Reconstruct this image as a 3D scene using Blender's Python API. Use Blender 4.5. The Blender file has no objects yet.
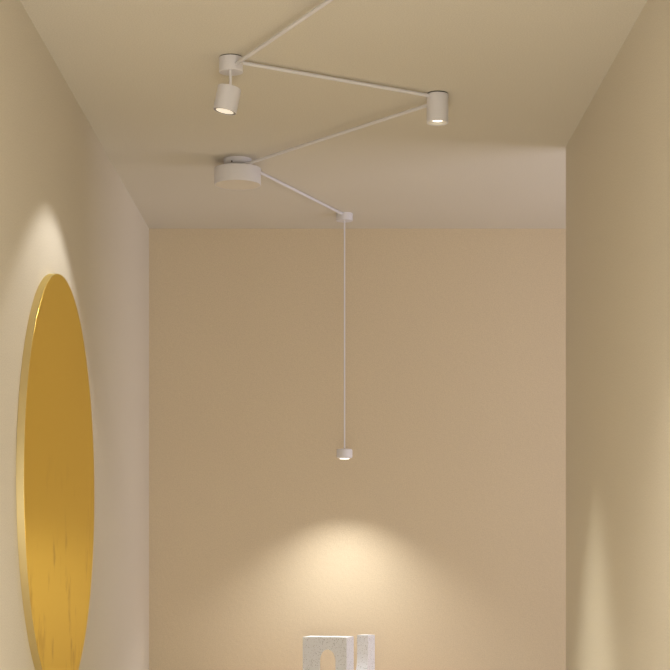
import bpy, bmesh, math, random
from mathutils import Vector, Matrix, noise

random.seed(4)
C = bpy.context.scene.collection
PI = math.pi

# ------------------------------------------------------------------ materials
def new_mat(name):
    m = bpy.data.materials.new(name); m.use_nodes = True
    nt = m.node_tree
    return m, nt, nt.nodes['Principled BSDF']

def plaster(name, col, var=0.08, scale=260.0, bump=0.12, rough=0.85):
    """matt painted plaster: very fine grain plus a faint roller texture"""
    m, nt, b = new_mat(name)
    tc = nt.nodes.new('ShaderNodeTexCoord')
    n = nt.nodes.new('ShaderNodeTexNoise'); n.inputs['Scale'].default_value = scale
    n.inputs['Detail'].default_value = 3.0
    nt.links.new(tc.outputs['Object'], n.inputs['Vector'])
    r = nt.nodes.new('ShaderNodeMapRange')
    r.inputs['From Min'].default_value = 0.3; r.inputs['From Max'].default_value = 0.7
    r.inputs['To Min'].default_value = 1 - var; r.inputs['To Max'].default_value = 1 + var
    nt.links.new(n.outputs['Fac'], r.inputs['Value'])
    mul = nt.nodes.new('ShaderNodeVectorMath'); mul.operation = 'SCALE'
    mul.inputs[0].default_value = col
    nt.links.new(r.outputs['Result'], mul.inputs['Scale'])
    nt.links.new(mul.outputs['Vector'], b.inputs['Base Color'])
    b.inputs['Roughness'].default_value = rough
    b.inputs['Specular IOR Level'].default_value = 0.2
    n2 = nt.nodes.new('ShaderNodeTexNoise'); n2.inputs['Scale'].default_value = 70
    n2.inputs['Detail'].default_value = 4
    nt.links.new(tc.outputs['Object'], n2.inputs['Vector'])
    bp = nt.nodes.new('ShaderNodeBump'); bp.inputs['Strength'].default_value = bump
    bp.inputs['Distance'].default_value = 0.004
    nt.links.new(n2.outputs['Fac'], bp.inputs['Height'])
    nt.links.new(bp.outputs['Normal'], b.inputs['Normal'])
    return m

WALL = (0.70, 0.645, 0.55)
m_wall = plaster('beige_plaster', WALL, bump=0.12)
m_back = plaster('sand_plaster', (0.66, 0.555, 0.395), bump=0.18)
m_ceil = plaster('ceiling_paint', (0.695, 0.65, 0.57), bump=0.08)
m_floor = plaster('floor_screed', (0.62, 0.575, 0.48), bump=0.1, scale=40)
m_table = plaster('beige_lacquer', (0.66, 0.50, 0.38), bump=0.02, scale=60, rough=0.5)

def paint(name, col, rough=0.5):
    m, nt, b = new_mat(name)
    tc = nt.nodes.new('ShaderNodeTexCoord')
    n = nt.nodes.new('ShaderNodeTexNoise'); n.inputs['Scale'].default_value = 900
    nt.links.new(tc.outputs['Object'], n.inputs['Vector'])
    bp = nt.nodes.new('ShaderNodeBump'); bp.inputs['Strength'].default_value = 0.15
    bp.inputs['Distance'].default_value = 0.0006
    nt.links.new(n.outputs['Fac'], bp.inputs['Height'])
    nt.links.new(bp.outputs['Normal'], b.inputs['Normal'])
    b.inputs['Base Color'].default_value = (*col, 1)
    b.inputs['Roughness'].default_value = rough
    b.inputs['Specular IOR Level'].default_value = 0.3
    return m
m_white = paint('white_powder_coat', (0.75, 0.735, 0.775))
m_refl = paint('white_reflector', (0.85, 0.83, 0.78), 0.35)
m_dark = paint('dark_gap_metal', (0.06, 0.055, 0.05))
m_bezel = paint('grey_bezel', (0.30, 0.28, 0.28))
m_diff = paint('opal_diffuser', (0.74, 0.68, 0.60), 0.4)

def emis(name, col, s):
    m, nt, b = new_mat(name)
    b.inputs['Base Color'].default_value = (*col, 1)
    b.inputs['Emission Color'].default_value = (*col, 1)
    b.inputs['Emission Strength'].default_value = s
    return m
m_led = emis('warm_led', (1.0, 0.93, 0.78), 5.0)
m_ledp = emis('pendant_led', (1.0, 0.96, 0.88), 1.6)
m_ledsoft = emis('warm_led_lens', (1.0, 0.93, 0.82), 0.50)

def brass(name, smudge=True):
    m, nt, b = new_mat(name)
    b.inputs['Metallic'].default_value = 1.0
    b.inputs['Roughness'].default_value = 0.29; b.inputs['Specular Tint'].default_value = (1.0, 0.93, 0.50, 1)
    tc = nt.nodes.new('ShaderNodeTexCoord')
    mp = nt.nodes.new('ShaderNodeMapping'); mp.inputs['Scale'].default_value = (9, 9, 5)
    nt.links.new(tc.outputs['Object'], mp.inputs['Vector'])
    n = nt.nodes.new('ShaderNodeTexNoise'); n.inputs['Scale'].default_value = 1.6
    n.inputs['Detail'].default_value = 3; n.inputs['Roughness'].default_value = 0.5
    nt.links.new(mp.outputs['Vector'], n.inputs['Vector'])
    # tarnish only on the lower half of the sheet
    sp = nt.nodes.new('ShaderNodeSeparateXYZ'); nt.links.new(tc.outputs['Object'], sp.inputs[0])
    mr = nt.nodes.new('ShaderNodeMapRange')
    mr.inputs['From Min'].default_value = 0.10; mr.inputs['From Max'].default_value = -0.25
    nt.links.new(sp.outputs['Z'], mr.inputs['Value'])
    st = nt.nodes.new('ShaderNodeMapRange'); st.interpolation_type = 'SMOOTHSTEP'
    st.inputs['From Min'].default_value = 0.54; st.inputs['From Max'].default_value = 0.80
    nt.links.new(n.outputs['Fac'], st.inputs['Value'])
    mu = nt.nodes.new('ShaderNodeMath'); mu.operation = 'MULTIPLY'
    nt.links.new(mr.outputs['Result'], mu.inputs[0]); nt.links.new(st.outputs['Result'], mu.inputs[1])
    cr = nt.nodes.new('ShaderNodeValToRGB')
    cr.color_ramp.elements[0].position = 0.0; cr.color_ramp.elements[0].color = (0.95, 0.70, 0.19, 1)
    cr.color_ramp.elements[1].position = 1.0; cr.color_ramp.elements[1].color = (0.62, 0.38, 0.09, 1)
    nt.links.new(mu.outputs[0], cr.inputs['Fac'])
    if smudge:
        nt.links.new(cr.outputs['Color'], b.inputs['Base Color'])
    else:
        b.inputs['Base Color'].default_value = (0.76, 0.64, 0.35, 1)
        b.inputs['Roughness'].default_value = 0.42
    return m
m_brass = brass('aged_brass_sheet')
m_rim = brass('polished_brass_edge', False)

def terrazzo():
    m, nt, b = new_mat('speckled_stone')
    tc = nt.nodes.new('ShaderNodeTexCoord')
    prev = None
    base = (0.86, 0.88, 0.93, 1)
    for i, (sc, lim, col) in enumerate([(150, 0.19, (0.25, 0.26, 0.27, 1)), (95, 0.14, (0.55, 0.52, 0.50, 1)), (230, 0.22, (0.70, 0.69, 0.70, 1))]):
        v = nt.nodes.new('ShaderNodeTexVoronoi'); v.inputs['Scale'].default_value = sc
        nt.links.new(tc.outputs['Object'], v.inputs['Vector'])
        lt = nt.nodes.new('ShaderNodeMath'); lt.operation = 'LESS_THAN'; lt.inputs[1].default_value = lim
        nt.links.new(v.outputs['Distance'], lt.inputs[0])
        mx = nt.nodes.new('ShaderNodeMix'); mx.data_type = 'RGBA'
        nt.links.new(lt.outputs[0], mx.inputs['Factor'])
        if prev: nt.links.new(prev, mx.inputs['A'])
        else: mx.inputs['A'].default_value = base
        mx.inputs['B'].default_value = col
        prev = mx.outputs['Result']
    nt.links.new(prev, b.inputs['Base Color'])
    b.inputs['Roughness'].default_value = 0.7
    return m
m_stone = terrazzo()

# ------------------------------------------------------------------ helpers
def obj(name, bm, mat, parent=None, smooth=False, loc=None):
    me = bpy.data.meshes.new(name)
    bmesh.ops.recalc_face_normals(bm, faces=bm.faces)
    bm.to_mesh(me); bm.free()
    me.materials.append(mat)
    if smooth:
        me.shade_smooth()
        me.set_sharp_from_angle(angle=math.radians(35))
    o = bpy.data.objects.new(name, me); C.objects.link(o)
    if parent: o.parent = parent
    if loc: o.location = loc
    return o

def thing(name, label, cat, loc=(0, 0, 0), rot=(0, 0, 0), group=None):
    o = bpy.data.objects.new(name, None); C.objects.link(o)
    o.location = loc; o.rotation_euler = rot; o.empty_display_size = 0.05
    o['label'] = label; o['category'] = cat
    if group: o['group'] = group
    return o

def add_box(bm, x0, x1, y0, y1, z0, z1):
    vs = [bm.verts.new((x, y, z)) for x in (x0, x1) for y in (y0, y1) for z in (z0, z1)]
    for f in ((0, 1, 3, 2), (4, 6, 7, 5), (0, 4, 5, 1), (2, 3, 7, 6), (0, 2, 6, 4), (1, 5, 7, 3)):
        bm.faces.new([vs[i] for i in f])
    return bm

def lathe(prof, n=64):
    """prof: list of (r, z); closes on the axis where r == 0"""
    bm = bmesh.new(); rings = []
    for r, z in prof:
        if r < 1e-7: rings.append([bm.verts.new((0, 0, z))])
        else: rings.append([bm.verts.new((r * math.cos(2 * PI * k / n), r * math.sin(2 * PI * k / n), z)) for k in range(n)])
    for a, b in zip(rings, rings[1:]):
        for k in range(n):
            q = [a[k % len(a)], a[(k + 1) % n % len(a)], b[(k + 1) % n % len(b)], b[k % len(b)]]
            u = []
            for v in q:
                if v not in u: u.append(v)
            if len(u) > 2: bm.faces.new(u)
    return bm

def tube(pts, r, n=16):
    bm = bmesh.new(); rings = []
    for i, p in enumerate(pts):
        p = Vector(p)
        d = (Vector(pts[min(i + 1, len(pts) - 1)]) - Vector(pts[max(i - 1, 0)])).normalized()
        up = Vector((0, 0, 1)) if abs(d.z) < 0.9 else Vector((0, 1, 0))
        a = d.cross(up).normalized(); b = d.cross(a)
        rings.append([bm.verts.new(p + r * (math.cos(2 * PI * k / n) * a + math.sin(2 * PI * k / n) * b)) for k in range(n)])
    for p, q in zip(rings, rings[1:]):
        for k in range(n):
            bm.faces.new((p[k], p[(k + 1) % n], q[(k + 1) % n], q[k]))
    bm.faces.new(rings[0]); bm.faces.new(rings[-1])
    return bm

def struct(name, boxes, mat):
    bm = bmesh.new()
    for b in boxes: add_box(bm, *b)
    o = obj(name, bm, mat); o['kind'] = 'structure'
    return o

# ------------------------------------------------------------------ the setting
LX, RX = -0.792, 0.781          # corridor walls
Y0, YR, YB = 1.0, 5.64, 7.035    # corridor mouth, end of the right wall, back wall
H = 2.70
SX = 3.2                        # far end of the side passage
struct('wall_left', [(LX - 0.15, LX, Y0, YB + 0.15, 0, H)], m_wall)
YN = 3.6                        # near end of the side room beyond the right wall
struct('wall_right', [(RX, RX + 0.15, Y0, YR, 0, H)], m_wall)
struct('wall_front', [(RX + 0.15, SX + 0.15, YN - 0.15, YN, 0, H)], m_wall)
struct('wall_back', [(LX, SX + 0.15, YB, YB + 0.15, 0, H)], m_back)
# the side room has a wide window
WY0, WY1, WZ0, WZ1 = 4.5, 6.3, 0.5, 2.45
struct('wall_passage', [(SX, SX + 0.15, YN, WY0, 0, H), (SX, SX + 0.15, WY1, YB, 0, H),
                        (SX, SX + 0.15, WY0, WY1, 0, WZ0), (SX, SX + 0.15, WY0, WY1, WZ1, H)], m_wall)
w = struct('window_1', [(SX + 0.04, SX + 0.10, WY0, WY0 + 0.05, WZ0, WZ1), (SX + 0.04, SX + 0.10, WY1 - 0.05, WY1, WZ0, WZ1),
                        (SX + 0.04, SX + 0.10, WY0 + 0.05, WY1 - 0.05, WZ0, WZ0 + 0.05),
                        (SX + 0.04, SX + 0.10, WY0 + 0.05, WY1 - 0.05, WZ1 - 0.05, WZ1)], m_white)
struct('ceiling', [(LX - 0.15, SX + 0.15, Y0, YB + 0.15, H, H + 0.15)], m_ceil)
struct('floor', [(-3.5, SX + 0.15, -5.0, YB + 0.15, -0.1, 0)], m_floor)

# ------------------------------------------------------------------ round brass wall disc
R = 0.598; T = 0.0203
disc = thing('wall_mirror', 'large round golden brass disc mirror mounted on the left wall', 'mirror', (LX, 4.705, 1.502))
def disc_bm(r0, x0, x1, n=160, bev=0.0002):
    bm = lathe([(0, x0), (r0, x0), (r0, x1 - bev), (r0 - bev, x1), (0, x1)], n)
    bmesh.ops.rotate(bm, verts=bm.verts, cent=(0, 0, 0), matrix=Matrix.Rotation(PI / 2, 3, 'Y'))
    return bm
def ring_bm(r0, r1, x0, x1, n=160):
    bm = lathe([(r1, x0), (r0, x0), (r0, x1), (r1, x1), (r1, x0)], n)
    bmesh.ops.remove_doubles(bm, verts=bm.verts, dist=1e-6)
    bmesh.ops.rotate(bm, verts=bm.verts, cent=(0, 0, 0), matrix=Matrix.Rotation(PI / 2, 3, 'Y'))
    return bm
obj('mirror_face', disc_bm(R - 0.0015, 0.0005, T), m_brass, disc, True)
obj('rim', ring_bm(R, R - 0.0015, 0.0005, T - 0.0005), m_rim, disc, True)

# ------------------------------------------------------------------ ceiling fittings
ZR = 2.673                      # axis of the connecting rods

def spot_body(r, h, lip, depth, prof_r):
    """can open at the bottom: outer wall, lip, conical reflector; z = 0 at the bottom"""
    e = 0.0012
    return lathe([(0, h), (r - e, h), (r, h - e), (r, e), (r - e, 0), (r - lip, 0), (prof_r, depth)], 72)

# -- swivel spotlight on a short stem
B1 = (-0.2927, 4.63)
s1 = thing('ceiling_spotlight', 'small white can spotlight tilted towards the mirror, on a short stem',
           'spotlight', (B1[0], B1[1], H), group=None)
obj('canopy', lathe([(0, 0 - 0.003), (0.0335, -0.003), (0.0335, -0.0125), (0.0331, -0.013), (0.0335, -0.0135), (0.0335, -0.042), (0.0325, -0.043), (0, -0.043)]), m_white, s1, True)
obj('mounting_plate', lathe([(0, 0), (0.0315, 0), (0.0315, -0.003), (0, -0.003)]), m_dark, s1, True)
tilt = math.radians(11.5)
hb = 0.0686
piv = Vector((-0.3037, 4.63, 2.5815)) - Vector((B1[0], B1[1], H))
rot = Matrix.Rotation(tilt, 4, 'Y')       # bottom swings towards the left wall
axis = rot @ Vector((0, 0, 1))
top = piv + axis * (hb / 2)
obj('stem', tube([(0, -0.025, -0.043), (0, -0.025, top.z - 0.004)], 0.0039), m_white, s1, True)
body = obj('lamp_body', spot_body(0.0333, hb, 0.0010, 0.0045, 0.0322), m_white, s1, True)
body.matrix_local = Matrix.Translation(piv - axis * hb / 2) @ rot
obj('lens', lathe([(0, 0.0040), (0.0250, 0.0040), (0.0250, 0.0012), (0, 0.0008)]), m_ledsoft, body, True)
obj('bezel', lathe([(0.0251, 0.0040), (0.0251, 0.0010), (0.0322, 0.0010), (0.0322, 0.0040)]), m_bezel, body, True)

# -- fixed cylinder spotlight
B2 = (0.3053, 4.993)
s2 = thing('ceiling_spotlight', 'upright white cylinder spotlight fixed flush to the ceiling, nearest the right wall', 'spotlight', (B2[0], B2[1], H))
obj('mounting_plate', lathe([(0, 0), (0.0312, 0), (0.0312, -0.003), (0, -0.003)]), m_dark, s2, True)
b2 = obj('lamp_body', spot_body(0.0329, 0.086, 0.0018, 0.0090, 0.0152), m_white, s2, True, loc=(0, 0, -0.089))
rf = obj('reflector', lathe([(0.0310, 0.0004), (0.0148, 0.0080), (0.0148, 0.0088), (0.0310, 0.0012)]), m_refl, b2, True)
obj('lens', lathe([(0, 0.0078), (0.0146, 0.0078), (0.0146, 0.0088), (0, 0.0088)]), m_led, b2, True)

# -- shallow drum light
B3 = (-0.3444, 5.816)
s3 = thing('ceiling_light', 'wide shallow white drum light, unlit, under a smaller round canopy on the ceiling', 'ceiling light', (B3[0], B3[1], H))
obj('canopy', lathe([(0, 0), (0.049, 0), (0.049, -0.012), (0.0475, -0.017), (0.043, -0.0215), (0.040, -0.022), (0, -0.022)]), m_white, s3, True)
obj('neck', lathe([(0, -0.022), (0.038, -0.022), (0.038, -0.033), (0, -0.033)]), m_dark, s3, True)
scr = lathe([(0, 0), (0.0028, 0), (0.0028, 0.004), (0, 0.004)], 16)
bmesh.ops.rotate(scr, verts=scr.verts, cent=(0, 0, 0), matrix=Matrix.Rotation(PI / 2, 3, 'X'))
obj('screw', scr, m_dark, s3, True, loc=(-0.018, -0.0440, -0.0175))
obj('drum', lathe([(0, -0.032), (0.0800, -0.032), (0.0815, -0.0335), (0.0815, -0.0885), (0.0806, -0.0900), (0.0796, -0.0900), (0.0796, -0.087), (0, -0.087)], 96), m_white, s3, True)
obj('diffuser', lathe([(0, -0.0872), (0.0794, -0.0872), (0.0794, -0.0894), (0, -0.0897)], 96), m_diff, s3, True)

# -- pendant
B4 = (0.0344, 6.727)
s4 = thing('pendant_lamp', 'tiny white lit pendant lamp on a long thin cord in front of the back wall', 'pendant lamp', (B4[0], B4[1], H))
obj('canopy', lathe([(0, 0), (0.0330, 0), (0.0337, -0.0012), (0.0337, -0.0290), (0.0330, -0.030), (0, -0.030)]), m_white, s4, True)
obj('cord', tube([(0, 0, -0.030), (0, 0, -0.9535)], 0.0031), m_white, s4, True)
obj('ferrule', lathe([(0, -0.9520), (0.0034, -0.9520), (0.0036, -0.9545), (0, -0.9545)], 24), m_dark, s4, True)
pr = [(0, 0.0400)] + [(0.0262 + 0.006 * math.sin(a), 0.034 + 0.006 * math.cos(a)) for a in [k * PI / 12 for k in range(7)]]
pr += [(0.0322, 0.010)] + [(0.0262 + 0.006 * math.cos(a), 0.009 - 0.006 * math.sin(a)) for a in [k * PI / 16 for k in range(1, 8)]]
pr += [(0.0222, 0.0018), (0.0193, 0.0018), (0.0193, 0.006), (0, 0.006)]
pb = obj('lamp_body', lathe(pr), m_white, s4, True, loc=(0, 0, -0.9942))
obj('lens', lathe([(0, 0.0055), (0.0190, 0.0055), (0.0190, -0.0006), (0.0186, -0.0010), (0, -0.0010)], 48), m_ledp, pb, True)

# -- thin rods linking the fittings in a zigzag
def rod(label, a, b, z=ZR, r=0.0053):
    mid = ((a[0] + b[0]) / 2, (a[1] + b[1]) / 2, z)
    L = math.hypot(b[0] - a[0], b[1] - a[1])
    ang = math.atan2(b[1] - a[1], b[0] - a[0])
    o = obj('connecting_rod', tube([(-L / 2, 0, 0), (L / 2, 0, 0)], r), m_white, None, True)
    o.location = mid; o.rotation_euler = (0, 0, ang)
    o['label'] = label; o['category'] = 'rod'
    o['group'] = 'zigzag rods linking the ceiling lights'
    return o
def edge(c, r, tox, toy):
    d = math.hypot(tox - c[0], toy - c[1])
    return (c[0] + (tox - c[0]) / d * r, c[1] + (toy - c[1]) / d * r)
P1 = (-0.2763, 4.603)
d1 = Vector((-0.0147 - P1[0], 4.077 - P1[1])).normalized()
rod('white ceiling rod from the tilted spotlight canopy to the top edge of the picture', P1, (P1[0] + d1.x * 0.98, P1[1] + d1.y * 0.98), 2.673)
rod('white ceiling rod between the tilted spotlight canopy and the upright cylinder spotlight', edge(B1, 0.0325, *B2), edge(B2, 0.0325, *B1), 2.6895)
rod('white ceiling rod between the upright cylinder spotlight and the drum light', edge(B2, 0.0325, *B3), edge(B3, 0.0385, *B2), 2.6745)
rod('white ceiling rod between the drum light and the canopy of the pendant lamp', edge(B3, 0.047, *B4), edge(B4, 0.033, *B3), 2.6938)

# ------------------------------------------------------------------ console with the stone pieces
ZT = 0.72
con = thing('console_table', 'low beige console against the back wall below the pendant lamp', 'console table', (0.0, 6.78, 0))
tb = bmesh.new(); add_box(tb, -0.55, 0.55, -0.22, 0.22, ZT - 0.03, ZT)
obj('tabletop', tb, m_table, con)
for sxx in (-1, 1):
    for syy in (-1, 1):
        obj('leg', lathe([(0, 0), (0.016, 0), (0.022, ZT - 0.03), (0, ZT - 0.03)], 24), m_table, con, True, loc=(sxx * 0.49, syy * 0.17, 0))

# block with an arched opening
th = math.radians(-17)
W1, D1, H1 = 0.183, 0.100, 0.9893 - ZT
def arch_block(w, d, h, cx, half, spring, pointed=1.5, n=24, skew=math.tan(math.radians(17))):
    bm = bmesh.new()
    inner = [(cx - half, 0), (cx - half, spring)]
    for k in range(1, n):
        a = PI - PI * k / n
        inner.append((cx + half * math.cos(a), spring + half * pointed * math.sin(a)))
    inner += [(cx + half, spring), (cx + half, 0)]
    outer = []
    for i, (x, z) in enumerate(inner):
        if i == 0: outer.append((-w, 0))
        elif i == 1: outer.append((-w, spring))
        elif i == len(inner) - 1: outer.append((0, 0))
        elif i == len(inner) - 2: outer.append((0, spring))
        else:
            k = i - 1; q = n // 4
            if k < q: outer.append((-w, spring + (h - spring) * k / q))
            elif k <= n - q: outer.append((-w + w * (k - q) / (n - 2 * q), h))
            else: outer.append((0, h - (h - spring) * (k - n + q) / q))
    def ring(pts, y): return [bm.verts.new((x, y, z)) for x, z in pts]
    a, b, c, e = ring(inner, 0), ring(outer, 0), ring([(x - d * skew, z) for x, z in inner], d), ring(outer, d)
    for k in range(len(inner) - 1):
        bm.faces.new((a[k], a[k + 1], b[k + 1], b[k])); bm.faces.new((c[k], c[k + 1], e[k + 1], e[k]))
        bm.faces.new((a[k], a[k + 1], c[k + 1], c[k])); bm.faces.new((b[k], b[k + 1], e[k + 1], e[k]))
    bm.faces.new((a[0], b[0], e[0], c[0])); bm.faces.new((a[-1], b[-1], e[-1], c[-1]))
    return bm
bm = arch_block(W1, D1, H1, -0.0785, 0.0320, 0.9415 - ZT - 0.0495)
blk = obj('stone_block', bm, m_stone)
blk.location = (0.042, 6.58, ZT); blk.rotation_euler = (0, 0, th)
blk['label'] = 'wide speckled white stone block with an arched opening, standing on the left'
blk['category'] = 'sculpture'

# slim upright piece flaring at its foot
bm = bmesh.new()
w2, d2, h2 = 0.051, 0.056, 0.9905 - ZT
prof = [(0.0, h2), (0.0, h2 - 0.080)]
for k in range(1, 17):
    a = k / 16 * PI / 2
    prof.append((-0.060 * (1 - math.cos(a)), (h2 - 0.080) - 0.120 * math.sin(a)))
prof.append((-0.060, 0.0))
rows = [[bm.verts.new((x, y, z)) for x, y in ((-w2, f), (0, f), (0, d2), (-w2, d2))] for f, z in prof]
for p_, q_ in zip(rows, rows[1:]):
    for k in range(4): bm.faces.new((p_[k], p_[(k + 1) % 4], q_[(k + 1) % 4], q_[k]))
bm.faces.new(rows[0]); bm.faces.new(rows[-1])
pil = obj('stone_block', bm, m_stone)
pil.location = (0.129, 6.735, ZT); pil.rotation_euler = (0, 0, math.radians(-32))
pil['label'] = 'slim upright speckled white stone piece standing right of the arched block'
pil['category'] = 'sculpture'

# ------------------------------------------------------------------ light
def spot(name, loc, direction, power, angle, blend, radius, col):
    l = bpy.data.lights.new(name, 'SPOT'); l.energy = power; l.spot_size = math.radians(angle)
    l.spot_blend = blend; l.shadow_soft_size = radius; l.color = col
    o = bpy.data.objects.new(name, l); C.objects.link(o); o.location = loc
    o.rotation_euler = Vector(direction).to_track_quat('-Z', 'Y').to_euler()
    return o
def area(name, loc, direction, sx, sy, power, col):
    l = bpy.data.lights.new(name, 'AREA'); l.shape = 'RECTANGLE'; l.size = sx; l.size_y = sy
    l.energy = power; l.color = col
    o = bpy.data.objects.new(name, l); C.objects.link(o); o.location = loc
    o.rotation_euler = Vector(direction).to_track_quat('-Z', 'Z').to_euler()
    return o
WARM = (1.0, 0.93, 0.80)
p = Vector((B1[0], B1[1], H)) + piv - axis * (hb / 2 + 0.004)
spot('mirror_spot_light', p, -axis, 14.8, 102, 0.28, 0.012, (1.0, 0.97, 0.92))
spot('cylinder_spot_light', (B2[0], B2[1], H - 0.0905), (0, 0, -1), 230, 48, 1.0, 0.012, (1.0, 0.96, 0.80))
spot('pendant_spot_light', (B4[0], B4[1], H - 1.0000), (0, 0, -1), 27.5, 112, 0.8, 0.016, (1.0, 0.99, 0.97))
area('window_daylight', (SX - 0.25, (WY0 + WY1) / 2, (WZ0 + WZ1) / 2), (-1, 0, 0.35), 1.5, 1.75, 33, (0.89, 0.84, 0.97))
fl = bpy.data.lights.new('low_fill_light', 'POINT'); fl.energy = 50; fl.shadow_soft_size = 0.06; fl.color = (1.0, 0.95, 0.86)  # unseen fill light added low down to brighten near walls and ceiling
fo = bpy.data.objects.new('low_fill_light', fl); C.objects.link(fo); fo.location = (-0.1, 2.0, 0.75)
spot('corridor_fill_spot', (0.14, 3.4, 2.6), (0, 0, -1), 42, 96, 0.9, 0.03, WARM)  # added fill without a fitting, lifts the lower side walls
area('rear_fill_light', (0, -3.0, 1.6), (0, 1, 0), 3.5, 2.4, 30, (1.0, 0.965, 0.90))  # soft fill added behind the camera

wd = bpy.data.worlds.new('world'); bpy.context.scene.world = wd; wd.use_nodes = True
bg = wd.node_tree.nodes['Background']
bg.inputs['Color'].default_value = (1.0, 0.96, 0.90, 1); bg.inputs['Strength'].default_value = 1.0

# ------------------------------------------------------------------ camera
cam = bpy.data.cameras.new('camera'); co = bpy.data.objects.new('camera', cam); C.objects.link(co)
co.location = (0, 0, 1.3); co.rotation_euler = (PI / 2, 0, 0)
cam.sensor_width = 36; cam.lens = 1660 / 670 * 36
cam.shift_x = -1 / 670; cam.shift_y = (559 - 335) / 670
cam.clip_start = 0.05
sc = bpy.context.scene
sc.camera = co
vs = sc.view_settings
vs.view_transform = 'Standard'; vs.look = 'None'; vs.gamma = 1; vs.use_curve_mapping = False
vs.exposure = 0.0
